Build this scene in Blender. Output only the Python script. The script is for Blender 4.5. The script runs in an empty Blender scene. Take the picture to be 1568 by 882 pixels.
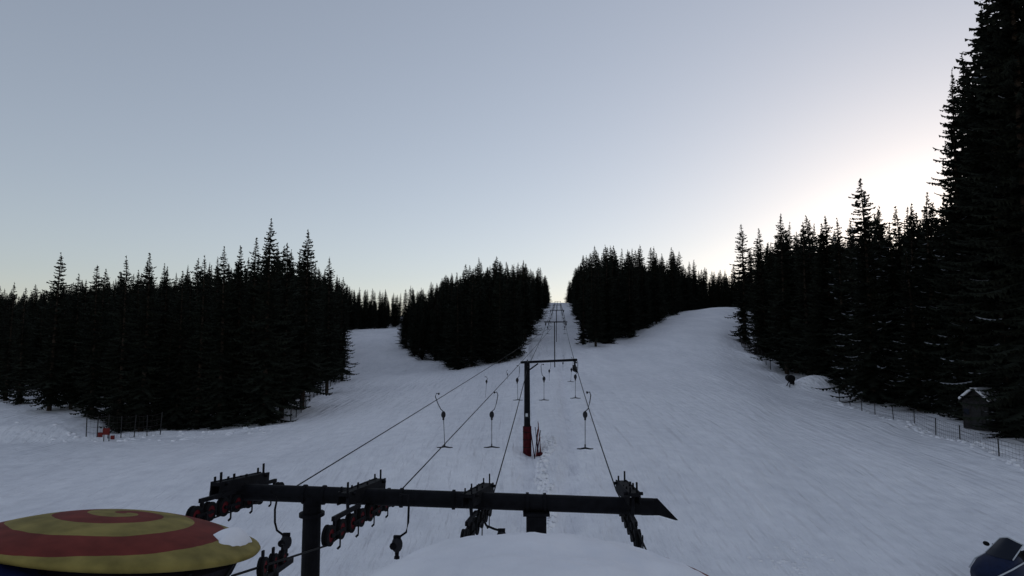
import bpy, math, random
import numpy as np
from mathutils import Vector, Matrix, noise
random.seed(7); np.random.seed(7)
scene=bpy.context.scene
F=934.0; TH=math.atan(79/934.0); CT,ST=math.cos(TH),math.sin(TH)
# survey helper: bearing/elevation reading + range -> world position
def P(px,py,D):
    u=(px-784)/F; v=(441-py)/F
    k=D/(CT-v*ST)
    return Vector((u*k, D, (ST+v*CT)*k))

# ---------------------------------------------------------------- materials
def mat(name,col,rough=0.7,metal=0.0,var=0.0,scale=8.0,bump=0.0,bscale=20.0,spec=0.3):
    m=bpy.data.materials.new(name); m.use_nodes=True
    nt=m.node_tree; b=nt.nodes['Principled BSDF']
    b.inputs['Base Color'].default_value=(*col,1); b.inputs['Roughness'].default_value=rough
    b.inputs['Metallic'].default_value=metal
    b.inputs['Specular IOR Level'].default_value=spec
    tc=nt.nodes.new('ShaderNodeTexCoord')
    if var>0:
        n=nt.nodes.new('ShaderNodeTexNoise'); n.inputs['Scale'].default_value=scale; n.inputs['Detail'].default_value=6
        nt.links.new(tc.outputs['Object'],n.inputs['Vector'])
        r=nt.nodes.new('ShaderNodeValToRGB')
        r.color_ramp.elements[0].position=0.3; r.color_ramp.elements[1].position=0.7
        r.color_ramp.elements[0].color=(*[c*(1-var) for c in col],1)
        r.color_ramp.elements[1].color=(*[min(1,c*(1+var)) for c in col],1)
        nt.links.new(n.outputs['Fac'],r.inputs['Fac']); nt.links.new(r.outputs['Color'],b.inputs['Base Color'])
    if bump>0:
        n2=nt.nodes.new('ShaderNodeTexNoise'); n2.inputs['Scale'].default_value=bscale; n2.inputs['Detail'].default_value=5
        nt.links.new(tc.outputs['Object'],n2.inputs['Vector'])
        bp=nt.nodes.new('ShaderNodeBump'); bp.inputs['Strength'].default_value=bump; bp.inputs['Distance'].default_value=0.05
        nt.links.new(n2.outputs['Fac'],bp.inputs['Height']); nt.links.new(bp.outputs['Normal'],b.inputs['Normal'])
    return m
M_steel=mat('painted_dark_steel',(0.006,0.006,0.008),0.7,0.0,0.4,6,0.2,30,0.10)
M_rubber=mat('black_rubber',(0.007,0.007,0.008),0.8,0,0.3,10,spec=.1)
M_redrim=mat('red_wheel_rim',(0.10,0.008,0.012),0.7,0,0.3,6,spec=.1)
M_cable=mat('steel_cable',(0.010,0.010,0.011),0.7,0.0,spec=.1)
M_box=mat('grey_springbox',(0.014,0.014,0.018),0.6,0,0.3,spec=.2)
M_red=mat('red_pad',(0.055,0.009,0.012),0.85,0,0.5,5,0.3,12,.05)
M_orange=mat('orange_pole',(0.22,0.03,0.02),0.7,0,0.3,spec=.1)
M_board=mat('red_board',(0.13,0.018,0.016),0.7,0,0.3,spec=.1)
M_wood=mat('weathered_wood',(0.030,0.028,0.028),0.85,0,0.4,5,0.4,25,.1)
M_post=mat('fence_post',(0.02,0.019,0.019),0.8,0,0.3)
M_net=mat('fence_net',(0.03,0.022,0.022),0.8)
M_white=mat('white_trim',(0.5,0.52,0.55),0.5,0,0.1)
M_blue=mat('navy_body',(0.006,0.012,0.04),0.6,0,0.2,spec=.15)
M_bluetarp=mat('blue_tarp',(0.006,0.010,0.045),0.85,0,0.35,3,0.5,6,.05)
M_glass=mat('dark_windshield',(0.007,0.010,0.02),0.5,spec=.2)
M_needle=mat('spruce_needles',(0.018,0.021,0.016),0.95,0,0.6,0.9,spec=0.03)
M_bark=mat('spruce_bark',(0.045,0.034,0.027),0.95,0,0.4,6,spec=0.05)
M_tsnow=mat('branch_snow',(0.26,0.27,0.30),0.9,0,0.1)
M_undershade=mat('underside_shade_skirt',(0.010,0.008,0.012),0.8,0,0.5,3,0.4,8,.1)  # near-black colour stands in for the shade beneath the canopy disc

def snow_material(name='snow',dist=.36):
    m=bpy.data.materials.new(name); m.use_nodes=True; nt=m.node_tree; b=nt.nodes['Principled BSDF']
    b.inputs['Roughness'].default_value=0.85; b.inputs['Specular IOR Level'].default_value=0.15
    tc=nt.nodes.new('ShaderNodeTexCoord')
    def N(s,d,vec=None):
        n=nt.nodes.new('ShaderNodeTexNoise'); n.inputs['Scale'].default_value=s; n.inputs['Detail'].default_value=d
        nt.links.new(vec or tc.outputs['Object'],n.inputs['Vector']); return n
    n1=N(0.06,5); n2=N(1.3,6)
    mp0=nt.nodes.new('ShaderNodeMapping'); mp0.inputs['Scale'].default_value=(0.40,0.02,1); mp0.inputs['Rotation'].default_value=(0,0,math.radians(-5))
    nt.links.new(tc.outputs['Object'],mp0.inputs['Vector']); n0=N(1.0,6,mp0.outputs['Vector'])
    mx0=nt.nodes.new('ShaderNodeMix'); mx0.data_type='FLOAT'; mx0.inputs[0].default_value=0.5
    nt.links.new(n1.outputs['Fac'],mx0.inputs[2]); nt.links.new(n0.outputs['Fac'],mx0.inputs[3])
    mx=nt.nodes.new('ShaderNodeMix'); mx.data_type='FLOAT'; mx.inputs[0].default_value=0.35
    nt.links.new(mx0.outputs[0],mx.inputs[2]); nt.links.new(n2.outputs['Fac'],mx.inputs[3])
    r=nt.nodes.new('ShaderNodeValToRGB'); r.color_ramp.elements[0].position=0.36; r.color_ramp.elements[1].position=0.62
    r.color_ramp.elements[0].color=(0.75,0.75,0.79,1); r.color_ramp.elements[1].color=(0.94,0.93,0.96,1)
    nt.links.new(mx.outputs[0],r.inputs['Fac']); nt.links.new(r.outputs['Color'],b.inputs['Base Color'])
    mp=nt.nodes.new('ShaderNodeMapping'); mp.inputs['Scale'].default_value=(1.0,0.07,1); mp.inputs['Rotation'].default_value=(0,0,math.radians(-6))
    nt.links.new(tc.outputs['Object'],mp.inputs['Vector'])
    n3=N(2.6,5,mp.outputs['Vector']); n4=N(0.7,9)
    a=nt.nodes.new('ShaderNodeMath'); a.operation='ADD'
    nt.links.new(n3.outputs['Fac'],a.inputs[0]); nt.links.new(n4.outputs['Fac'],a.inputs[1])
    bp=nt.nodes.new('ShaderNodeBump'); bp.inputs['Strength'].default_value=0.9; bp.inputs['Distance'].default_value=dist
    nt.links.new(a.outputs[0],bp.inputs['Height']); nt.links.new(bp.outputs['Normal'],b.inputs['Normal'])
    return m
M_snow=snow_material(); M_snow2=snow_material('fresh_snow',.06)

# ---------------------------------------------------------------- mesh builder
class B:
    def __init__(s): s.v=[];s.f=[];s.m=[];s.mats=[]
    def mi(s,m):
        if m not in s.mats: s.mats.append(m)
        return s.mats.index(m)
    def add(s,vs,fs,m):
        o=len(s.v); s.v+= [tuple(x) for x in vs]; k=s.mi(m)
        for f in fs: s.f.append(tuple(i+o for i in f)); s.m.append(k)
    def box(s,c,size,m,rot=None,bev=0.0):
        c=Vector(c); hx,hy,hz=[a/2 for a in size]
        if bev>0:
            b=min(bev,hx*.6,hz*.6,hy*.6); vs=[];fs=[]
            ring=[(hx-b,hy),(hx,hy-b),(hx,-hy+b),(hx-b,-hy),(-hx+b,-hy),(-hx,-hy+b),(-hx,hy-b),(-hx+b,hy)]
            ins=[(x-math.copysign(b,x)*.8,y-math.copysign(b,y)*.8) for x,y in ring]
            for rr,z in ((ins,-hz),(ring,-hz+b),(ring,hz-b),(ins,hz)): vs+=[(x,y,z) for x,y in rr]
            for l in range(3):
                for i in range(8): j=(i+1)%8; fs.append((l*8+i,l*8+j,l*8+8+j,l*8+8+i))
            fs.append(tuple(range(7,-1,-1))); fs.append(tuple(range(24,32)))
        else:
            vs=[(x,y,z) for x in(-hx,hx) for y in(-hy,hy) for z in(-hz,hz)]
            fs=[(0,1,3,2),(4,6,7,5),(0,4,5,1),(2,3,7,6),(0,2,6,4),(1,5,7,3)]
        R=rot if rot is not None else Matrix.Identity(3)
        s.add([c+R@Vector(v) for v in vs],fs,m)
    def tube(s,pts,r,m,n=8,caps=True):
        pts=[Vector(p) for p in pts]; rs=r if isinstance(r,(list,tuple)) else [r]*len(pts)
        vs=[];fs=[]; 
        for i,p in enumerate(pts):
            d=(pts[min(i+1,len(pts)-1)]-pts[max(i-1,0)]).normalized()
            up=Vector((0,0,1)) if abs(d.z)<.95 else Vector((1,0,0))
            a=d.cross(up).normalized(); b=d.cross(a)
            for k in range(n):
                t=2*math.pi*k/n; vs.append(p+(a*math.cos(t)+b*math.sin(t))*rs[i])
        for i in range(len(pts)-1):
            for k in range(n):
                j=(k+1)%n; fs.append((i*n+k,i*n+j,(i+1)*n+j,(i+1)*n+k))
        if caps: fs.append(tuple(range(n))); fs.append(tuple(range(len(vs)-1,len(vs)-n-1,-1)))
        s.add(vs,fs,m)
    def beam(s,a,b,w,h,m,bev=0.0):
        a=Vector(a);b=Vector(b);d=(b-a); L=d.length; y=d.normalized()
        x=y.cross(Vector((0,0,1))).normalized() if abs(y.z)<.98 else Vector((1,0,0)); z=x.cross(y)
        R=Matrix((x,y,z)).transposed(); s.box((a+b)/2,(w,L,h),m,R,bev)
    def wheel(s,c,axis,r,w,mt,mr):
        axis=axis.normalized(); c=Vector(c)
        prof=[(-w/2,r*.62),(-w/2,r),(-w*.2,r),(0,r*.86),(w*.2,r),(w/2,r),(w/2,r*.62)]
        up=Vector((0,0,1)); a=axis.cross(up).normalized(); b=axis.cross(a); n=20
        vs=[];fs=[]
        for q,rr in prof:
            for k in range(n):
                t=2*math.pi*k/n; vs.append(c+axis*q+(a*math.cos(t)+b*math.sin(t))*rr)
        for i in range(len(prof)-1):
            for k in range(n): j=(k+1)%n; fs.append((i*n+k,i*n+j,(i+1)*n+j,(i+1)*n+k))
        s.add(vs,fs,mt)
        s.tube([c-axis*w*.42,c+axis*w*.42],r*.80,mr,16)
        s.tube([c-axis*w*.75,c+axis*w*.75],r*.2,mt,8)
    def ball(s,c,rx,ry,rz,m,n=10,jit=0.0):
        vs=[];fs=[]
        for i in range(n+1):
            ph=math.pi*i/n
            for k in range(n*2):
                t=math.pi*k/n; j=1+random.uniform(-jit,jit)
                vs.append((c[0]+rx*j*math.sin(ph)*math.cos(t),c[1]+ry*j*math.sin(ph)*math.sin(t),c[2]+rz*j*math.cos(ph)))
        N2=n*2
        for i in range(n):
            for k in range(N2): j=(k+1)%N2; fs.append((i*N2+k,(i+1)*N2+k,(i+1)*N2+j,i*N2+j))
        s.add(vs,fs,m)
    def mesh(s,name,smooth=False):
        me=bpy.data.meshes.new(name); me.from_pydata(s.v,[],s.f); 
        for m in s.mats: me.materials.append(m)
        me.polygons.foreach_set('material_index',s.m)
        if smooth: me.polygons.foreach_set('use_smooth',[True]*len(s.f))
        me.update(); return me
    def obj(s,name,smooth=False,parent=None):
        o=bpy.data.objects.new(name,s.mesh(name,smooth)); scene.collection.objects.link(o)
        if parent: o.parent=parent
        return o

# ---------------------------------------------------------------- terrain
NEAR=[(-60,-9.2),(5,-8.75),(13,-8.5),(20,-8.0)]
COLS={
-300:[(33,-8.2),(50,-7.6),(66,-6.9),(120,-5),(300,5),(700,25)],
0:[(33,-8.0),(50,-7.7),(62,-7.0),(100,-5.5),(300,5),(700,25)],
140:[(33,-7.8),(50,-7.9),(60,-7.2),(120,-5),(300,5),(700,25)],
330:[(33,-7.0),(50,-7.6),(66,-7),(100,-6),(300,5),(700,25)],
480:[(33,-6.5),(50,-6.8),(68,-7.0),(100,-6.3),(170,0),(220,3.5),(300,6),(700,25)],
540:[(33,-6.2),(50,-6.3),(68,-6.4),(95,-6.1),(112,-6.0),(170,0),(220,3.8),(300,6),(700,25)],
620:[(33,-6.0),(50,-5.9),(68,-6.0),(95,-5.7),(112,-6.15),(150,-2.8),(220,4),(300,8),(700,27)],
700:[(33,-5.9),(60,-5.6),(95,-5.65),(112,-5.6),(150,-2.5),(230,5),(490,26),(700,32)],
808:[(33,-5.85),(60,-4.95),(90,-4.4),(120,-3.3),(180,1.5),(230,6),(490,30),(700,33)],
850:[(33,-5.85),(60,-4.9),(90,-4.3),(120,-3.2),(180,1.5),(230,6),(490,30),(700,33)],
900:[(33,-5.8),(60,-4.8),(90,-4.0),(120,-2.9),(180,2.5),(230,7.5),(490,29),(700,33)],
960:[(33,-5.8),(60,-4.7),(90,-3.7),(150,-.8),(230,9),(300,14),(490,27),(700,31)],
1030:[(33,-5.9),(60,-4.6),(90,-3.2),(150,2),(212,8.2),(240,11),(260,12.2),(300,13),(490,24),(700,30)],
1100:[(33,-6.0),(60,-4.7),(90,-3.2),(150,2.2),(200,9),(230,12.8),(260,12.5),(300,11),(490,18),(700,25)],
1145:[(33,-6.1),(60,-5),(90,-4),(140,-1.3),(190,7),(230,12.3),(260,12.3),(300,11),(490,18),(700,25)],
1200:[(33,-6.4),(60,-5.8),(88,-5.7),(110,-4),(150,0),(230,8),(490,18),(700,25)],
1280:[(33,-6.6),(50,-6.4),(66,-5.9),(88,-5),(150,0),(230,6),(490,18),(700,25)],
1400:[(33,-7),(51,-6.55),(66,-5.8),(100,-3.5),(230,5),(490,16),(700,24)],
1568:[(37,-6.75),(51,-6),(100,-3),(230,5),(490,16),(700,24)],
}
cpx=sorted(COLS); CU=np.array([(p-784)/F for p in cpx])
def col_eval(i,Y):
    pts=NEAR+COLS[cpx[i]]
    return np.interp(Y,[a for a,_ in pts],[b for _,b in pts])
def sig(x): return 1/(1+np.exp(-np.clip(x,-30,30)))
def ground_raw(X,Y):
    X=np.asarray(X,float);Y=np.asarray(Y,float)
    u=X/np.maximum(Y,16); u=np.clip(u,CU[0],CU[-1])
    Z=np.stack([col_eval(i,Y) for i in range(len(cpx))])
    idx=np.clip(np.searchsorted(CU,u)-1,0,len(CU)-2)
    t=(u-CU[idx])/(CU[idx+1]-CU[idx]); t=np.clip(t,0,1)
    z0=np.take_along_axis(Z,idx[None],0)[0]; z1=np.take_along_axis(Z,(idx+1)[None],0)[0]
    z=z0*(1-t)+z1*t
    def g(px,D,h,sx,sy):
        x0=(px-784)/F*D
        return h*np.exp(-((X-x0)/sx)**2-((Y-D)/sy)**2)
    z=z+g(1243,73,1.9,3.0,2.5)+g(1190,86,0.9,2.5,3)+g(470,66,0.6,2,8)
    z=z+g(1420,47,0.4,7,1.6)+g(1530,39,0.45,4,1.5)+g(1150,105,0.9,2,8)
    z=z+1.15*sig((Y-47.5-1.2*np.sin(X*.5))/.45)*sig((-34.6-X)/.35)*sig((75-Y)/4)
    z=z+0.55*np.exp(-((Y-49.3-.5*np.sin(X*.6))/.8)**2)*sig((X+34)/1.)*sig((-19-X)/1.5)
    z=z+0.35*np.sin(X*.045+1.0)*np.sin(Y*.06)*np.clip((Y-35)/60,0,1)
    return z
NX,NY=620,600
gx=22*np.sinh(np.linspace(-4.4,4.4,NX)); gy=40*np.sinh(np.linspace(-0.9,3.95,NY))
GX,GY=np.meshgrid(gx,gy,indexing='ij')
GZ=ground_raw(GX.ravel(),GY.ravel()).reshape(GX.shape)
for _ in range(4):
    Q=np.pad(GZ,1,mode='edge')
    GZ=(Q[:-2,1:-1]+Q[2:,1:-1]+Q[1:-1,:-2]+Q[1:-1,2:]+2*Q[1:-1,1:-1])/6
det=np.zeros_like(GZ)
for i in range(NX):
    for j in range(NY):
        x,y=gx[i],gy[j]
        if abs(x)<160 and -5<y<320:
            d=0.13*noise.noise((x*.16,y*.1,0))+0.05*noise.noise((x*.7,y*.5,3))
            if 18<y<320:      # worn drag-lift tracks: ruts with ragged shoulders
                xl=.026*y-.1; xr=.103*y if y<33 else 3.4+(y-33)*.075
                for xx_ in (xl+.3,xr-.2):
                    q=(x-xx_)/.5
                    if abs(q)<4: d+= -.24*math.exp(-q*q)+.10*math.exp(-(abs(q)-1.8)**2)+.22*math.exp(-q*q*.35)*noise.noise((x*2.1,y*.9,9))
            if y>75 and abs(x-.0735*y)<7:   # lumpy, unevenly skied lift corridor
                d+=.26*noise.noise((x*.8,y*.35,4))
            det[i,j]=d
GZ=GZ+det
def gz(x,y):
    i=int(np.clip(np.searchsorted(gx,x)-1,0,NX-2)); j=int(np.clip(np.searchsorted(gy,y)-1,0,NY-2))
    a=(x-gx[i])/(gx[i+1]-gx[i]); b=(y-gy[j])/(gy[j+1]-gy[j])
    return float(GZ[i,j]*(1-a)*(1-b)+GZ[i+1,j]*a*(1-b)+GZ[i,j+1]*(1-a)*b+GZ[i+1,j+1]*a*b)
verts=np.stack([GX.ravel(),GY.ravel(),GZ.ravel()],1)
ii,jj=np.meshgrid(np.arange(NX-1),np.arange(NY-1),indexing='ij')
a=(ii*NY+jj).ravel(); faces=np.stack([a,a+NY,a+NY+1,a+1],1)
me=bpy.data.meshes.new('snow_ground'); me.from_pydata(verts.tolist(),[],faces.tolist()); me.materials.append(M_snow)
me.polygons.foreach_set('use_smooth',[True]*len(faces)); me.update()
scene.collection.objects.link(bpy.data.objects.new('snow_ground',me))

def G(px,D,dz=0.0):
    x=(px-784)/F*D; 
    for _ in range(3):
        z=gz(x,D); x=(px-784)/F*(D*CT+z*ST)
    return Vector((x,D,z+dz))
HUT=G(1508,44.5)

# ---------------------------------------------------------------- spruces
def make_spruce(name,H,R,seed,rsp,step,snow=0.0,low=0.05,ex=.62):
    rnd=random.Random(seed); b=B()
    nseg=8; pts=[];rs=[]
    bx,by=rnd.uniform(-.15,.15),rnd.uniform(-.15,.15)
    for i in range(nseg+1):
        t=i/nseg; pts.append((bx*math.sin(t*3),by*math.sin(t*2.5),H*t-.4*(1-t))); rs.append(.013*H*(1-t)**.9+.012)
    b.tube(pts,rs,M_bark,7)
    vs=[];fs=[];svs=[];sfs=[]
    def tri(l,fl,p,q,r):
        o=len(l); l+= [p,q,r]; fl.append((o,o+1,o+2))
    gap=[rnd.uniform(.64,1.18) for _ in range(40)]
    z=H*low
    while z<H*.985:
        t=z/H
        Lm=R*((1-t)**ex)*(.7+.3*min(1,t/.12))*gap[int(t*39)]*min(1,(1-t)*9+.15)+.05
        n=int(6+4*(1-t)+rnd.random()*2)
        a0=rnd.random()*6.28
        for k in range(n):
            an=a0+6.283*k/n+rnd.uniform(-.35,.35)
            L=Lm*rnd.uniform(.45,1.18)
            if rnd.random()<.08: L*=1.25
            dr=.10+.5*(1-t)+rnd.uniform(-.12,.12); zz=z+rnd.uniform(-.5,.5)*rsp
            ca,sa=math.cos(an),math.sin(an)
            ns=max(2,int(L/step)); hassnow=rnd.random()<snow
            def sp(s):
                return (ca*L*s, sa*L*s, zz+L*(-dr*s+.28*s*s*s+ .05))
            for i in range(ns):
                s=(i+.6)/ns; s2=min(1.06,s+.9/ns); s1=max(0,s-.5/ns)
                p1=sp(s1);p2=sp(s2);pm=sp(s)
                w=(.12+.40*min(L,2.2)*.5*(1-s)**.7)*rnd.uniform(.6,1.25)
                for sg in(-1,1):
                    ww=w*rnd.uniform(.7,1.2)
                    tip=(pm[0]-sa*sg*ww+ca*ww*.6,pm[1]+ca*sg*ww+sa*ww*.6,pm[2]-ww*rnd.uniform(.05,.55))
                    tri(vs,fs,p1,p2,tip)
                hw=w*rnd.uniform(.45,1.0)
                tri(vs,fs,p1,p2,(pm[0]+rnd.uniform(-.08,.08),pm[1]+rnd.uniform(-.08,.08),pm[2]-hw))
                if hassnow and s>.45 and rnd.random()<.5:
                    q=w*.35
                    for sg in(-1,1):
                        tri(svs,sfs,(p1[0],p1[1],p1[2]+.05),(p2[0],p2[1],p2[2]+.04),(pm[0]-sa*sg*q,pm[1]+ca*sg*q,pm[2]-.02))
        z+=rsp*(.6+.4*(1-t))*rnd.uniform(.8,1.2)
    for k in range(14):
        an=rnd.random()*6.28; zz=H*(.955+.05*rnd.random()); l=.14*rnd.random()+.05
        tri(vs,fs,(0,0,zz-.1),(0,0,zz+.12),(math.cos(an)*l,math.sin(an)*l,zz+.03))
    b.add(vs,fs,M_needle)
    if svs: b.add(svs,sfs,M_tsnow)
    return b.mesh(name)
REG=[make_spruce('spruce_mesh_%d'%i,18,rr,100+i,.46,.30,0.0,lw,ex) for i,(rr,lw,ex) in enumerate([(2.3,.03,.6),(2.9,.05,.72),(2.1,.03,.62),(3.3,.06,.8),(2.6,.10,.66),(3.0,.02,.78),(2.2,.04,.55),(3.5,.12,.85)])]
SNW=[make_spruce('spruce_snowy_mesh_%d'%i,18,rr,200+i,.40,.24,0.16,.03,.68) for i,rr in enumerate([2.5,3.0,2.3])]
BIG=[make_spruce('spruce_big_mesh_%d'%i,25,rr,300+i,.38,.17,0.04,.03) for i,rr in enumerate([3.0,2.7])]
SIL=[(-300,425),(0,452),(60,445),(100,440),(140,425),(215,415),(300,408),(360,390),(400,368),(440,380),(465,378),(500,410),(530,436),(560,444),(600,446),(640,438),(690,422),(760,404),(800,404),(835,416),(850,432),(862,430),(885,400),(930,382),(1000,385),(1040,382),(1065,404),(1120,415),(1132,398),(1160,365),(1205,332),(1250,345),(1300,345),(1340,328),(1390,330),(1440,318),(1468,312),(1485,200),(1505,60),(1530,0),(1568,-60),(1800,-200)]
sx=[a for a,_ in SIL]; sy=[b_ for _,b_ in SIL]
def place(px,D,top,meshes,name,parent=None,wid=None):
    g=G(px,D); zt=P(px,top,D).z; h=zt-g.z
    m=random.choice(meshes); H0=25 if m in BIG else 18
    o=bpy.data.objects.new(name,m); scene.collection.objects.link(o)
    o.location=g; s=h/H0; w=max(s,.6)*(wid or random.uniform(.9,1.15))
    o.scale=(w,w,s); o.rotation_euler=(random.uniform(-.015,.015),random.uniform(-.015,.015),random.uniform(0,6.28))
    if parent: o.parent=parent
    return o
KEY=[(8,60,433),(30,58,440),(75,55,388),(108,56,420),(140,53,405),(180,52,393),(215,52,388),(245,54,408),(270,53,415),(300,53,392),(335,53,378),(357,54,378),(385,54,365),(405,53,335),(430,55,372),(462,60,352),(500,74,393),(523,92,425),
(700,114,418),(722,113,412),(765,112,402),(788,117,405),(893,138,392),(930,140,378),(965,160,385),(1005,186,378),(1030,216,378),(1140,140,343),(1168,116,350),(1205,93,328),(1240,84,340),(1270,76,342)]
for px,D,t in KEY: place(px,D,t,REG,'spruce_tree',wid=random.uniform(.95,1.15))
for px,D,t in [(1295,69,335),(1338,60,273),(1390,60,318),(1412,57,315),(1440,54,298),(1462,53,298),(1545,41,500),(1474,48,540)]:
    place(px,D,t,SNW,'spruce_tree',wid=1.05)
for px,D,t,w in [(1482,50,108,.85),(1552,44,-10,1.2),(1595,39,-130,1.1),(1655,39,-140,1.1),(1514,52,80,1.05),(1530,49,10,1.1),(1572,48,-60,1.15)]:
    place(px,D,t,BIG,'spruce_tree',wid=w)

def inside(poly,x,y):
    c=False; n=len(poly)
    for i in range(n):
        x1,y1=poly[i];x2,y2=poly[(i+1)%n]
        if (y1>y)!=(y2>y) and x<(x2-x1)*(y-y1)/(y2-y1)+x1: c=not c
    return c
def forest(name,poly,meshes,hmax,bands,lo=.68,wm=1.0):
    root=bpy.data.objects.new(name,None); scene.collection.objects.link(root); cnt=0
    for d0,d1,sp in bands:
        y=d0
        while y<d1:
            xs0=min((p[0]-784)/F*y for p in poly); xs1=max((p[0]-784)/F*y for p in poly)
            x=xs0
            while x<xs1:
                xx=x+random.uniform(-.45,.45)*sp; yy=y+random.uniform(-.45,.45)*sp
                px=784+F*xx/yy
                if inside(poly,px,yy) and (Vector((xx,yy))-HUT.xy).length>2.9:
                    top=float(np.interp(px,sx,sy)); g=gz(xx,yy)
                    av=P(px,top,yy).z-g
                    rr=random.random()
                    h=min(hmax*random.uniform(.85,1.12),av*(lo+(1.06-lo)*rr**1.4))*(1+.14*noise.noise((xx*.12,yy*.12,7)))
                    if h>4.5:
                        ms=SNW if (px>1270 and yy<75) else meshes
                        m=random.choice(ms); s=h/18
                        o=bpy.data.objects.new('tree',m); scene.collection.objects.link(o); o.parent=root
                        w=max(s,.7)*random.uniform(.75,1.3)*wm
                        o.location=(xx,yy,g); o.scale=(w,w,s); o.rotation_euler=(random.uniform(-.03,.03),random.uniform(-.03,.03),random.uniform(0,6.28)); cnt+=1
                x+=sp
            y+=sp*.9
    print(name,cnt)
forest('spruce_forest',[(-300,60),(0,68),(130,58),(150,53),(330,52),(430,58),(458,70),(482,87),(522,104),(524,175),(548,222),(606,240),(620,330),(-300,330)],REG,20,[(52,95,3.3),(95,150,4.5),(150,215,6),(215,300,4.5)],.60,1.08)
forest('spruce_forest',[(614,155),(645,131),(690,112),(760,111),(788,118),(804,150),(822,230),(838,400),(841,560),(700,560),(640,300),(618,200)],REG,23,[(110,160,4.0),(160,260,5.5),(260,560,9)],.58,1.2)
forest('spruce_forest',[(912,128),(920,133),(962,155),(1000,186),(1030,218),(1060,248),(1120,275),(1145,290),(1150,420),(868,560),(871,490),(886,230),(900,160)],REG,26,[(126,200,4.6),(200,300,5.5),(300,560,9)],.58,1.2)
forest('spruce_forest',[(1146,240),(1155,145),(1172,114),(1205,92),(1285,70),(1400,55),(1480,50),(1530,46),(1568,42),(1900,33),(1900,200),(1170,320)],REG,26,[(33,100,3.2),(100,170,4.5),(170,320,7)],.64,1.05)

# ---------------------------------------------------------------- lift cables
def catenary(a,b,sag,n=16):
    a=Vector(a);b=Vector(b); return [a.lerp(b,i/n)-Vector((0,0,sag*4*(i/n)*(1-i/n))) for i in range(n+1)]
TW=[(851,95,493,3.6),(853,150,475,3.6),(853,230,467,3.4),(854,330,461.5,3.4)]
def corridor_tower(px,D,top,w):
    c=P(px,top,D); g=gz(c.x,D); b=B()
    b.tube([(c.x-.2,D,g-.5),(c.x-.2,D,c.z)],.075,M_steel,10)
    b.beam((c.x-w/2,D,c.z),(c.x+w/2,D,c.z),.18,.16,M_steel,.03)
    for sgn in(-1,1):
        x=c.x+sgn*w*.44
        b.beam((x,D-.9,c.z-.25),(x,D+.9,c.z-.2),.08,.14,M_steel)
        b.beam((x,D,c.z+.05),(x,D,c.z-.25),.07,.1,M_steel)
        for k in range(4): b.wheel((x,D-.75+k*.5,c.z-.38),Vector((1,0,0)),.16,.08,M_rubber,M_rubber)
    b.obj('ski_lift_tower'); return c
tops=[corridor_tower(*t) for t in TW]

# ---------------------------------------------------------------- foreground tower
b=B()
BL=P(335,752,13.7); BR=P(1000,776,13.3)
def bx(px):
    t=(px-335)/(1000-335.); return BL.lerp(BR,t)
b.tube([BL+Vector((-.12,0,.02)),BL,BL.lerp(BR,.5),BR],.175,M_steel,20)
for px in (470,500,620,700,812,838):
    p=bx(px); b.tube([p+Vector((-.03,0,0)),p+Vector((.03,0,0))],.205,M_steel,20)
pp=bx(482); b.tube([(pp.x,pp.y,gz(pp.x,pp.y)-.5),(pp.x,pp.y,pp.z)],[.21,.19],M_steel,18)
b.tube([(pp.x,pp.y,pp.z-.45),(pp.x,pp.y,pp.z-.38)],.27,M_steel,18)
e=BR
vs=[e+Vector(v) for v in [(-.25,-.03,.17),(.10,-.03,.17),(.52,-.03,-.27),(.46,-.03,-.27),(.12,-.03,-.17),(-.25,-.03,-.17)]]
vs+= [v+Vector((0,.06,0)) for v in vs]
b.add(vs,[(0,1,2,3,4,5),(11,10,9,8,7,6)]+[(i,(i+1)%6,(i+1)%6+6,i+6) for i in range(6)],M_steel)
q=bx(825); b.box(q+Vector((0,-.05,-.58)),(.42,.36,.74),M_steel,None,.04); b.box(q+Vector((0,-.02,-.2)),(.56,.44,.06),M_steel)
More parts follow.
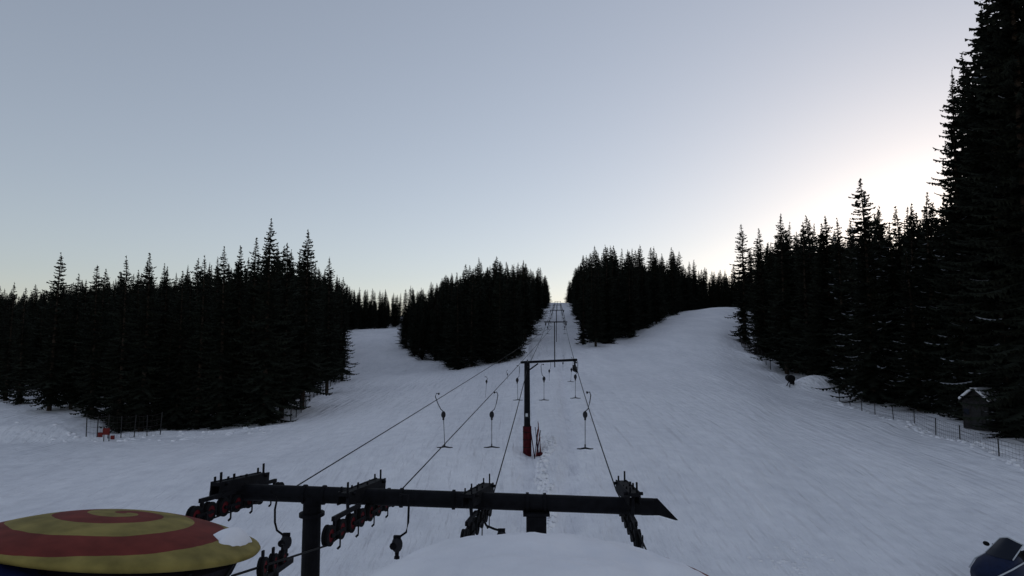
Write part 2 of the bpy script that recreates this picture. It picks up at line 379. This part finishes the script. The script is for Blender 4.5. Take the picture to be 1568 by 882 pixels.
def assembly(A,Bp,n,C,E,rimm,r=.185,skip=False):
    d=(Bp-A).normalized(); ax=d.cross(Vector((0,0,1))).normalized()
    for i in range(n):
        c=A.lerp(Bp,i/(n-1)); b.wheel(c,ax,r,.12,M_rubber,rimm)
    for i in range(0,n-1,2):
        c1=A.lerp(Bp,i/(n-1));c2=A.lerp(Bp,(i+1)/(n-1))
        for sg in(-1,1): b.beam(c1+ax*.085*sg-d*.04,c2+ax*.085*sg+d*.04,.014,.06,M_steel)
        m=(c1+c2)/2
        b.beam(m,m+Vector((0,0,.24)),.05,.08,M_steel)
    for lo,hi in((0.05,.42),(.55,.95)):
        b.beam(A.lerp(Bp,lo)+Vector((0,0,.25)),A.lerp(Bp,hi)+Vector((0,0,.25)),.06,.08,M_steel)
    for i in range(0,n,2):
        c=A.lerp(Bp,(i+.5)/n)+ax*.13
        b.beam(c+Vector((0,0,.02)),c+Vector((0,0,-.24)),.02,.04,M_steel)
        b.beam(c+Vector((0,0,-.24)),c+Vector((0,0,-.29))-ax*.05,.02,.04,M_steel)
    b.beam(C,E,.20,.07,M_steel)
    dd=(E-C).normalized(); a2=dd.cross(Vector((0,0,1))).normalized()
    for sg in(-1,1): b.beam(C+a2*.11*sg-Vector((0,0,.08)),E+a2*.11*sg-Vector((0,0,.08)),.03,.26,M_steel)
    for t,hh in ((.05,.24),(.3,.16),(.55,.10),(.92,.26)):
        c=C.lerp(E,t); b.beam(c+a2*.06,c+a2*.06+Vector((0,0,hh)),.03,.06,M_steel)
        b.beam(c-a2*.08,c-a2*.08+Vector((0,0,hh*.6)),.03,.05,M_steel)
    for t in(.1,.9):
        c=C.lerp(E,t); k=A.lerp(Bp,.25 if t<.5 else .75)+Vector((0,0,.2))
        b.beam(c,k,.06,.09,M_steel)
        b.tube([c+a2*.2,c-a2*.2],.035,M_steel,8)
A1,B1=P(297,790,12),P(427,750,15.3)
A2,B2=P(503,820,11.4),P(600,764,15)
A3,B3=P(712,826,11.9),P(748,778,14.6)
A4,B4=P(976,826,11.9),P(952,778,14.6)
assembly(A1,B1,8,P(330,742,12.9),P(405,726,14.6),M_redrim)
assembly(A2,B2,8,P(525,758,12.7),P(583,735,14.6),M_redrim)
assembly(A3,B3,6,P(716,760,12.8),P(748,742,14.3),M_rubber)
assembly(A4,B4,6,P(972,758,12.8),P(951,738,14.3),M_rubber)
n1,n2=P(402,868,8.8),P(432,856,9.8)
for c in(n1,n2,n1.lerp(n2,.5)): b.wheel(c,Vector((1,.1,0)),.13,.09,M_rubber,M_redrim)
b.beam(n1+Vector((0,-.3,-.15)),n2+Vector((0,.4,-.15)),.08,.08,M_steel)
for k in range(3):
    c=n1.lerp(n2,k/2.); b.beam(c,c+Vector((0,0,.22)),.03,.05,M_steel)
b.tube([n1.lerp(n2,.5)+Vector((0,0,-.15)),Vector((n1.x,n1.y,gz(n1.x,n1.y)-.3))],.09,M_steel,10)
b.obj('ski_lift_tower')

# ---------------------------------------------------------------- mid tower
b=B(); D=33
xl,xr=P(797,555,D),P(884,551,D)
post=P(807,556,D); g=gz(post.x,D)
b.tube([(post.x,D,g-.5),(post.x,D,post.z+.1)],[.18,.15],M_steel,14)
b.beam(xl,xr,.18,.13,M_steel,.03)
b.beam((post.x,D,post.z-.45),(post.x+.6,D,post.z-.02),.06,.07,M_steel)
for px in(808,880):
    x=P(px,556,D)
    b.beam((x.x,D-.9,x.z-.22),(x.x,D+.9,x.z-.18),.07,.10,M_steel)
    b.beam((x.x,D,x.z+.1),(x.x,D,x.z-.25),.08,.10,M_steel)
    for k in range(4): b.wheel((x.x,D-.75+k*.5,x.z-.34),Vector((1,0,0)),.13,.07,M_rubber,M_rubber)
    b.beam((x.x,D-.9,x.z+.05),(x.x,D+.9,x.z+.12),.06,.06,M_steel)
b.box((post.x,D-.21,g+2.05),(.22,.03,.30),M_box); b.box((post.x-.03,D-.235,g+2.07),(.12,.01,.16),M_white)
b.tube([(post.x,D,g-.1),(post.x,D,g+1.45)],.225,M_red,16)
for zz in (.35,.75,1.15): b.tube([(post.x,D,g+zz),(post.x,D,g+zz+.04)],.233,M_rubber,16)
b.obj('ski_lift_tower')
mL=P(808,562,D); mR=P(881,557,D)
b=B()
base=G(824,32.6)
for i in range(10):
    x0=base.x+random.uniform(-.22,.25); y0=32.6+random.uniform(-.3,.3); z0=gz(x0,y0)-.1
    b.tube([(x0,y0,z0),(x0+random.uniform(-.32,.28),y0+.25,z0+random.uniform(.9,2.0))],.021,random.choice([M_orange,M_orange,M_red,M_blue,M_rubber]),6)
b.ball((base.x+.15,32.5,gz(base.x+.15,32.5)),.22,.2,.12,M_red,6,.2)
b.obj('slalom_pole_bundle')

# ---------------------------------------------------------------- cables
b=B()
cl1=P(845,499,95); cl2=P(847,499,95)
C1a=P(440,753,15.4); C2a=P(606,759,15.2); C3a=P(752,768,14.8); C4a=P(944,752,14.8)
R=.017
b.tube(catenary(C1a,cl1,.15),R,M_cable,6); b.tube(catenary(C2a,cl2,.15),R,M_cable,6)
b.tube([C1a,A1+Vector((0,0,-.17)),A1+Vector((-.3,-6,-.25))],R,M_cable,6)
b.tube([C2a,A2+Vector((0,0,-.17)),P(355,882,8.0)],R,M_cable,6)
b.tube([C3a,A3+Vector((0,0,.17)),A3+Vector((.1,-6,-.9))],R,M_cable,6)
b.tube([C4a,A4+Vector((0,0,.17)),A4+Vector((.1,-6,-.9))],R,M_cable,6)
b.tube(catenary(C3a,mL,.12),R,M_cable,6); b.tube(catenary(C4a,mR,.12),R,M_cable,6)
prevL,prevR=mL,mR
lines=[]
for c,t in zip(tops,TW):
    l=Vector((c.x-1.5,c.y,c.z-.3)); r_=Vector((c.x+1.5,c.y,c.z-.3))
    b.tube(catenary(prevL,l,.25),R,M_cable,5); b.tube(catenary(prevR,r_,.25),R,M_cable,5)
    lines+=[(prevL,l),(prevR,r_)]; prevL,prevR=l,r_
b.obj('ski_lift_cable')

# ---------------------------------------------------------------- T-bar hangers
def tbar(top,box,bar,detail=True,bend=1):
    b=B(); s=(Vector(top)-Vector(bar)).length/2.4
    top=Vector(top);box=Vector(box);bar=Vector(bar); r=.020
    hb=box+Vector((0,0,.14*s))
    q=bend*.16*s
    b.box(top,(.06,.16,.09),M_steel,None,.02)
    b.tube([top,top+Vector((q*.7,0,.02)),top+Vector((q,0,-.12*s)),top.lerp(hb,.55)+Vector((q,0,0)),hb+Vector((q*.75,0,.10*s)),hb],r,M_steel,6)
    b.ball(box,.105*s,.10*s,.16*s,M_box,7)
    b.tube([box-Vector((0,.0,.12*s)),box-Vector((0,0,.24*s))],.045*s,M_box,8)
    b.tube([box,bar],.014,M_cable,5)
    w=.36*s
    b.tube([bar+Vector((-w,0,-.03)),bar+Vector((-w*.6,0,-.035)),bar,bar+Vector((w*.6,0,-.035)),bar+Vector((w,0,-.03))],[.018,.028,.04,.028,.018],M_steel,6)
    b.tube([bar,bar+Vector((0,0,.14))],.03,M_steel,6)
    b.obj('t_bar_hanger',True)
for t,x,a,D,bd in [((672,603),(679,635),(681,684),28,-1),((757,601),(753,635),(753,684),29,1),((899,601),(896,635),(896,686),24.4,1),
    ((743,577),(745,584),(743,614),58,1),((777,567),(777,573),(777,588),80,-1),((792,560),(792,582),(793,612),46,1),((832,558),(833,580),(833,612),44,-1),
    ((881,553),(881,577),(881,609),41,1),((841,553),(841,568),(841,587),72,1),((875,548),(875,566),(874,584),68,1),((862,545),(862,556),(862,570),90,1)]:
    tbar(P(*t,D),P(*x,D),P(*a,D),True,bd)
for (p,q) in lines[2:]:
    L=(q-p).length; n=int(L/11)
    for i in range(1,n):
        c=p.lerp(q,i/n); tbar(c,c-Vector((0,0,1.2)),c-Vector((0,0,2.3)))
def near_hanger(pts,box,D,sz=.13):
    b=B(); b.tube([P(x,y,D) for x,y in pts],.022,M_steel,8)
    c=P(*box,D); b.ball(c,sz*.85,sz*.8,sz*1.15,M_box,9); b.tube([c+Vector((-.06,-sz*.6,0)),c+Vector((-.06,-sz*.8,0))],.07,M_steel,10)
    b.tube([c,c-Vector((0,0,sz*2.1))],[.05,.035],M_steel,8); b.box(c+Vector((0,0,sz*1.1)),(.14,.08,.06),M_steel)
    w=.05; b.tube([c-Vector((w,0,sz*1.9)),c-Vector((-w,0,sz*1.9))],.03,M_steel,6)
    b.obj('t_bar_hanger',True)
near_hanger([(415,752),(424,765),(421,780),(421,800),(424,812),(432,818),(438,822)],(438,830),12.6)
near_hanger([(612,757),(624,758),(626,775),(625,800),(622,815),(612,822),(608,826)],(608,834),12.4)
near_hanger([(740,795),(745,805),(757,810),(768,813)],(768,823),12.2,.12)

# ---------------------------------------------------------------- spiral canopies
def spiral_mat():
    m=bpy.data.materials.new('red_yellow_spiral'); m.use_nodes=True; nt=m.node_tree; bs=nt.nodes['Principled BSDF']; bs.inputs['Roughness'].default_value=.75
    bs.inputs['Specular IOR Level'].default_value=.12
    tc=nt.nodes.new('ShaderNodeTexCoord'); sp=nt.nodes.new('ShaderNodeSeparateXYZ')
    nz=nt.nodes.new('ShaderNodeTexNoise'); nz.inputs['Scale'].default_value=1.6; nz.inputs['Detail'].default_value=3; nt.links.new(tc.outputs['Object'],nz.inputs['Vector'])
    dm=nt.nodes.new('ShaderNodeMix'); dm.data_type='VECTOR'; dm.inputs[0].default_value=.09
    nt.links.new(tc.outputs['Object'],dm.inputs[4]); nt.links.new(nz.outputs['Color'],dm.inputs[5])
    nt.links.new(dm.outputs[1],sp.inputs[0])
    def M(op,a,b_=None):
        n=nt.nodes.new('ShaderNodeMath'); n.operation=op
        for i,v in enumerate((a,b_)):
            if v is None: continue
            if isinstance(v,(int,float)): n.inputs[i].default_value=v
            else: nt.links.new(v,n.inputs[i])
        return n.outputs[0]
    x,y=sp.outputs[0],sp.outputs[1]
    ang=M('DIVIDE',M('ARCTAN2',y,x),2*math.pi)
    r=M('SQRT',M('ADD',M('MULTIPLY',x,x),M('MULTIPLY',y,y)))
    r=M('POWER',M('DIVIDE',r,1.9),0.75)
    f=M('FRACT',M('ADD',M('ADD',ang,M('MULTIPLY',r,2.5)),10.12))
    st=M('GREATER_THAN',f,.52)
    mx=nt.nodes.new('ShaderNodeMix'); mx.data_type='RGBA'; nt.links.new(st,mx.inputs[0])
    mx.inputs[6].default_value=(0.27,0.215,0.065,1); mx.inputs[7].default_value=(0.17,0.032,0.024,1)
    no=nt.nodes.new('ShaderNodeTexNoise'); no.inputs['Scale'].default_value=3; no.inputs['Detail'].default_value=8; nt.links.new(tc.outputs['Object'],no.inputs['Vector'])
    rp=nt.nodes.new('ShaderNodeMapRange'); rp.inputs[1].default_value=.3; rp.inputs[2].default_value=.7; rp.inputs[3].default_value=.6; rp.inputs[4].default_value=1.1
    nt.links.new(no.outputs['Fac'],rp.inputs[0])
    m2=nt.nodes.new('ShaderNodeMix'); m2.data_type='RGBA'; m2.blend_type='MULTIPLY'; m2.inputs[0].default_value=1
    nt.links.new(mx.outputs[2],m2.inputs[6]); nt.links.new(rp.outputs[0],m2.inputs[7]); nt.links.new(m2.outputs[2],bs.inputs['Base Color'])
    return m
M_sp=spiral_mat()
def dome(b,R,h,m,rim=.07,z0=0,n=64,rings=20,jit=0.0,seed=0,off=(0,0),ecc=1.0,ir=0.0,surf=None):
    vs=[];fs=[]
    for i in range(rings+1):
        t=i/rings
        for k in range(n):
            a=2*math.pi*k/n; rr=R*t*(1+ir*noise.noise((math.cos(a)*1.5+seed,math.sin(a)*1.5,2))+ir*.4*noise.noise((math.cos(a)*5+seed,math.sin(a)*5,2)))
            x=rr*math.cos(a)*ecc+off[0];y=rr*math.sin(a)+off[1]
            zz=h*(1-t**2.2)
            if surf: zz+=surf(x,y)
            z=z0+zz+ (jit*noise.noise((x*1.3+seed,y*1.3,0))+jit*.3*noise.noise((x*5+seed,y*5,0)))*(1 if t<.98 else .2)
            vs.append((x,y,z))
    for i in range(rings):
        for k in range(n): j=(k+1)%n; fs.append((i*n+k,(i+1)*n+k,(i+1)*n+j,i*n+j))
    prev=rings*n
    for sc,dz in ((1.015,rim*.35),(1.0,rim*.8),(.93,rim*1.15),(.75,rim*1.6)):
        o=len(vs)
        for k in range(n):
            x,y,z=vs[rings*n+k]; vs.append(((x-off[0])*sc+off[0],(y-off[1])*sc+off[1],z-dz))
        for k in range(n): j=(k+1)%n; fs.append((prev+k,o+k,o+j,prev+j))
        prev=o
    b.add(vs,fs,m)
def canopy(c,R,h,tilt,name,snow):
    root=bpy.data.objects.new(name,None); scene.collection.objects.link(root); root.location=c
    b=B(); dome(b,R,h,M_sp,.10); o=b.obj('spiral_disc',True,root)
    o.rotation_euler=(tilt[0],tilt[1],0)
    b=B(); g=gz(c.x,c.y)-c.z
    b.tube([(0,0,g-.3),(0,0,-.05)],[.16,.12],M_steel,12)
    n=48; vs=[];fs=[]
    for rr,zz in ((.80,-.10),(.86,-.22),(.84,-.34),(.70,-.75),(.66,-1.2)):
        for k in range(n):
            a=2*math.pi*k/n; q=R*rr*(1+.015*math.sin(a*12)); vs.append((q*math.cos(a),q*math.sin(a),zz))
    for i in range(4):
        for k in range(n): j=(k+1)%n; fs.append((i*n+k,(i+1)*n+k,(i+1)*n+j,i*n+j))
    fs.append(tuple(range(4*n,5*n))); b.add(vs,fs,M_undershade)  # added dark skirt, fills the space under the disc as painted shade
    for k in range(12):
        a=2*math.pi*k/12; b.beam((R*.88*math.cos(a),R*.88*math.sin(a),-.16),(R*.73*math.cos(a),R*.73*math.sin(a),-.78),.05,.05,M_steel)
    o2=b.obj('frame',False,root); o2.rotation_euler=(tilt[0],tilt[1],0)
    b=B(); snow(b); o3=b.obj('snow_patch',True,root); o3.rotation_euler=(tilt[0],tilt[1],0)
    return root,o
c=P(192,824,9.0)
def s1(b):
    def surf(x,y):
        t=min(1,math.hypot(x,y)/1.80); return .34*(1-t**2.2)
    dome(b,.46,.12,M_snow2,0.03,.01,60,14,.03,11,(1.45,.22),.42,.25,surf)
canopy(c,1.81,.34,(math.radians(-10.0),math.radians(6.5),0),'spiral_canopy',s1)
c2=P(835,922,7.0)
def s2(b):
    dome(b,2.10,.36,M_snow2,.05,.09,120,40,.08,9,(-.07,-.05),1.0,.08)
canopy(c2,2.22,.26,(0,0.01,0),'spiral_canopy',s2)
# blue tarpaulin heap left
b=B()
vs=[];fs=[];n=26
for i in range(n):
    for j in range(n):
        x=-1.1+2.0*i/(n-1); y=-.9+1.8*j/(n-1)
        r=max(abs(x+.1)/1.0,abs(y)/.9); z=1.1*(1-max(0,r)**3)+.16*noise.noise((x*2.4,y*2.4,1))+.06*noise.noise((x*7,y*7,1))
        vs.append((x,y,z))
for i in range(n-1):
    for j in range(n-1): a=i*n+j; fs.append((a,a+n,a+n+1,a+1))
b.add(vs,fs,M_bluetarp); o=b.obj('blue_tarp_cover',True); o.location=P(-15,912,7.2)-Vector((0,0,.75)) 
b=B(); b.box((0,0,0),(1.6,1.4,abs(gz(o.location.x,7.2)-o.location.z)+.3),M_wood,None,.05); bb=b.obj('crate',False); bb.parent=o; bb.location=(-.1,0,(gz(o.location.x,7.2)-o.location.z)/2+.15)

# ---------------------------------------------------------------- fences
def fence(pts,h,sp,mp,mn,name='safety_fence',net=.25,lean=.05,pr=.032):
    b=B(); W=[G(px,D) for px,D in pts]; P_=[]
    for a,c in zip(W[:-1],W[1:]):
        L=(c-a).length; n=max(1,int(L/sp))
        for i in range(n): P_.append(a.lerp(c,i/n))
    P_.append(W[-1]); tp=[]
    for p in P_:
        z=gz(p.x,p.y); l=Vector((random.uniform(-lean,lean),random.uniform(-lean,lean),h*random.uniform(.92,1.08)))
        b.tube([(p.x,p.y,z-.3),Vector((p.x,p.y,z))+l],pr,mp,6); tp.append((Vector((p.x,p.y,z)),Vector((p.x,p.y,z))+l))
    for (a0,a1),(c0,c1) in zip(tp[:-1],tp[1:]):
        for f in (.95,.7,.45,.2):
            m=(a0.lerp(a1,f)+c0.lerp(c1,f))/2-Vector((0,0,.05)); b.tube([a0.lerp(a1,f),m,c0.lerp(c1,f)],.008,mn,4,False)
        n=max(2,int((c0-a0).length/net))
        for i in range(1,n):
            t=i/n; b.tube([a0.lerp(c0,t),a1.lerp(c1,t)-Vector((0,0,.08))],.005,mn,3,False)
    b.obj(name)
fence([(1285,60),(1340,52.5),(1400,46.5),(1470,40.5),(1530,36.5),(1585,34)],1.1,2.4,M_post,M_net,pr=.035)
fence([(445,53),(468,61),(486,71),(506,84),(536,98)],1.4,2.6,M_post,M_net,pr=.045)
fence([(132,48.6),(165,48.2),(205,48.5),(245,48.8)],1.7,.9,M_post,M_net,pr=.035,lean=.12)
fence([(1132,150),(1136,128),(1150,110),(1180,94)],1.6,3,M_post,M_net,pr=.05)
b=B(); p=G(162,47.3); b.box(p+Vector((0,0,.75)),(.5,.05,.5),M_board); b.box(p+Vector((-.45,0,.5)),(.35,.05,.35),M_board); b.box(p+Vector((.5,0,.3)),(.3,.05,.3),M_board)
for x in(-.2,.2): b.tube([p+Vector((x,.05,-.2)),p+Vector((x,.05,1.1))],.03,M_post,6)
b.obj('warning_board')

# ---------------------------------------------------------------- hut
b=B(); w,d,h=1.9,2.0,1.75
root=bpy.data.objects.new('wooden_hut',None); scene.collection.objects.link(root); root.location=HUT; root.rotation_euler=(0,0,math.radians(-68)); root.scale=(.9,.9,1.0)
for i in range(10): b.box((0,-d/2,.1+i*.2),(w,.06,.19),M_wood); b.box((-w/2,0,.1+i*.2),(.06,d,.19),M_wood); b.box((w/2,0,.1+i*.2),(.06,d,.19),M_wood); b.box((0,d/2,.1+i*.2),(w,.06,.19),M_wood)
b.add([(-w/2,-d/2,2.0),(w/2,-d/2,2.0),(0,-d/2,2.75),(-w/2,d/2,2.0),(w/2,d/2,2.0),(0,d/2,2.75)],[(0,1,2),(5,4,3)],M_wood)
b.obj('walls',False,root)
b=B()
b.box((.1,-d/2-.05,.8),(.7,.04,1.5),M_post); b.box((-.65,-d/2-.05,1.2),(.4,.04,.4),M_glass); b.obj('door_and_window',False,root)
b=B()
for sg in(-1,1):
    a=math.atan2(.75,w/2)*sg; Rm=Matrix.Rotation(a,3,'Y')
    b.box(Vector((sg*.58,0,2.35)),(1.4,d+.5,.06),M_wood,Rm)
    b.box(Vector((sg*.58+sg*.06,0,2.35+.13)),(1.34,d+.4,.20),M_snow2,Rm,.07)
b.obj('snowy_roof',False,root)

# ---------------------------------------------------------------- small snow gun
b=B(); p=G(1210,72)
b.tube([p+Vector((0,-.35,.85)),p+Vector((0,.45,.95))],[.48,.38],M_rubber,16)
for a in(0,2.1,4.2): b.tube([p+Vector((0,0,.7)),p+Vector((.55*math.cos(a),.55*math.sin(a),-.1))],.05,M_steel,6)
b.box(p+Vector((.3,.1,.45)),(.4,.4,.5),M_steel,None,.04)
b.obj('snow_cannon')

# ---------------------------------------------------------------- snowmobile
p=G(1552,20.4); root=bpy.data.objects.new('snowmobile',None); scene.collection.objects.link(root); root.location=p; root.rotation_euler=(0,0,math.radians(-68)); root.scale=(1.2,1.2,1.25)
def loft(b,sec,m,n=14):
    vs=[];fs=[]
    for y,hw,zb,zt in sec:
        for k in range(n):
            a=2*math.pi*k/n; ca,sa=math.cos(a),math.sin(a)
            x=hw*math.copysign(abs(ca)**.6,ca); z=(zb+zt)/2+(zt-zb)/2*math.copysign(abs(sa)**.6,sa); vs.append((x,y,z))
    for i in range(len(sec)-1):
        for k in range(n): j=(k+1)%n; fs.append((i*n+k,i*n+j,(i+1)*n+j,(i+1)*n+k))
    fs.append(tuple(range(n))); fs.append(tuple(range(len(vs)-1,len(vs)-n-1,-1)))
    b.add(vs,fs,m)
b=B(); loft(b,[(-1.35,.12,.38,.5),(-1.2,.34,.3,.68),(-.8,.44,.25,.86),(-.35,.42,.25,.98),(0,.3,.3,.9),(.2,.2,.35,.8)],M_blue)
for s_ in (-1,1): b.tube([(s_*.35,-1.2,.60),(s_*.45,-.8,.74),(s_*.44,-.35,.82),(s_*.32,0,.78)],.018,M_white,6)
b.obj('cowl',True,root)
b=B(); loft(b,[(0,.2,.4,.78),(.3,.22,.42,.84),(1.0,.24,.42,.86),(1.5,.22,.45,.9),(1.6,.1,.5,.8)],M_rubber); b.obj('seat',True,root)
b=B(); vs=[];fs=[]
for i in range(9):
    a=-1.15+2.3*i/8
    for j in range(5):
        t=j/4; r=.36*(1-.12*t); vs.append((r*math.sin(a),-.42-r*.7*math.cos(a)+.55*t,.90+.42*t*(1-.30*abs(a)/1.15)))
for i in range(8):
    for j in range(4): q=i*5+j; fs.append((q,q+5,q+6,q+1))
b.add(vs,fs,M_glass); b.tube([vs[i*5+4] for i in range(9)],.02,M_white,6); b.tube([vs[i] for i in range(5)],.016,M_white,6); b.tube([vs[40+i] for i in range(5)],.016,M_white,6)
b.obj('windshield',True,root)
b=B(); b.tube([(-.42,-.05,1.02),(-.15,-.12,1.08),(.15,-.12,1.08),(.42,-.05,1.02)],.022,M_rubber,8); b.tube([(0,-.12,1.06),(0,-.2,.8)],.03,M_rubber,8)
for s_ in(-1,1): b.ball((s_*.46,-.25,1.05),.09,.04,.06,M_rubber,6)
b.obj('handlebar',False,root)
b=B()
for s_ in(-1,1):
    b.tube([(s_*.5,-1.75,.22),(s_*.5,-1.6,.08),(s_*.5,-1.2,.04),(s_*.5,-.5,.04)],.06,M_rubber,6); b.tube([(s_*.5,-1.0,.06),(s_*.3,-.9,.45)],.035,M_steel,6)
b.box((0,.8,.2),(.42,1.9,.34),M_rubber,None,.12); b.box((0,1.72,.5),(.44,.3,.05),M_rubber)
b.tube([(-.2,1.5,.85),(-.2,1.75,1.1),(.2,1.75,1.1),(.2,1.5,.85)],.018,M_steel,6)
b.obj('skis_and_track',False,root)

# ---------------------------------------------------------------- snow clumps / footprints
b=B()
for i in range(150):
    t=i/150; px=835+6*math.sin(t*9)+random.uniform(-8,8); D=36-12*t+random.uniform(-.3,.3); p=G(px,D); r=random.uniform(.04,.14)
    b.ball((p.x,p.y,p.z),r*1.4,r*1.6,r*1.2,M_snow2,4,.3)
for i in range(70):
    px=random.gauss(1215,28); D=random.gauss(22.2,.7); p=G(px,D); r=random.uniform(.02,.07); b.ball((p.x,p.y,p.z),r*1.5,r*1.3,r*.8,M_snow2,4,.3)
for i in range(90):
    px=random.uniform(1280,1568); D=float(np.interp(px,[1280,1400,1568],[60,46,34.5]))+random.gauss(-.6,.5); p=G(px,D); r=random.uniform(.05,.16); b.ball((p.x,p.y,p.z),r*1.5,r*1.3,r*.8,M_snow2,4,.3)
for i in range(60):
    px=random.uniform(0,440); D=48+random.gauss(0,.7); p=G(px,D); r=random.uniform(.05,.16); b.ball((p.x,p.y,p.z),r*1.6,r*1.3,r*.7,M_snow2,4,.3)
b.obj('snow_clumps',True)

# ---------------------------------------------------------------- world, sun, camera
w=bpy.data.worlds.new("World"); scene.world=w; w.use_nodes=True; nt=w.node_tree
bg=nt.nodes['Background']; sky=nt.nodes.new('ShaderNodeTexSky'); sky.sky_type='NISHITA'; sky.sun_disc=False
AZ=math.radians(37); EL=math.radians(5)
sky.sun_elevation=EL; sky.sun_rotation=AZ; sky.air_density=1.0; sky.dust_density=1.3; sky.ozone_density=2.0; sky.altitude=1300
hs=nt.nodes.new('ShaderNodeHueSaturation'); hs.inputs['Saturation'].default_value=.74
gm=nt.nodes.new('ShaderNodeGamma'); gm.inputs['Gamma'].default_value=.63
tint=nt.nodes.new('ShaderNodeMix'); tint.data_type='RGBA'; tint.blend_type='MULTIPLY'; tint.inputs[0].default_value=1.0; tint.inputs[7].default_value=(1.02,.96,.97,1)
nt.links.new(sky.outputs[0],hs.inputs['Color']); nt.links.new(hs.outputs[0],gm.inputs['Color']); nt.links.new(gm.outputs[0],tint.inputs[6]); nt.links.new(tint.outputs[2],bg.inputs[0])
bg.inputs[1].default_value=0.335
L=bpy.data.lights.new('sun','SUN'); L.energy=.15; L.angle=math.radians(3); L.color=(1,.88,.75)
lo=bpy.data.objects.new('sun',L); scene.collection.objects.link(lo)
sd=Vector((math.sin(AZ)*math.cos(EL),math.cos(AZ)*math.cos(EL),math.sin(EL)))
lo.rotation_euler=sd.to_track_quat('Z','Y').to_euler()
cam=bpy.data.cameras.new('camera'); co=bpy.data.objects.new('camera',cam); scene.collection.objects.link(co)
cam.sensor_width=36; cam.lens=36*F/1568; cam.clip_start=.1; cam.clip_end=5000
co.location=(0,0,0); co.rotation_euler=(math.pi/2+TH,0,0); scene.camera=co
scene.view_settings.view_transform='Standard'; scene.view_settings.look='None'; scene.view_settings.exposure=0
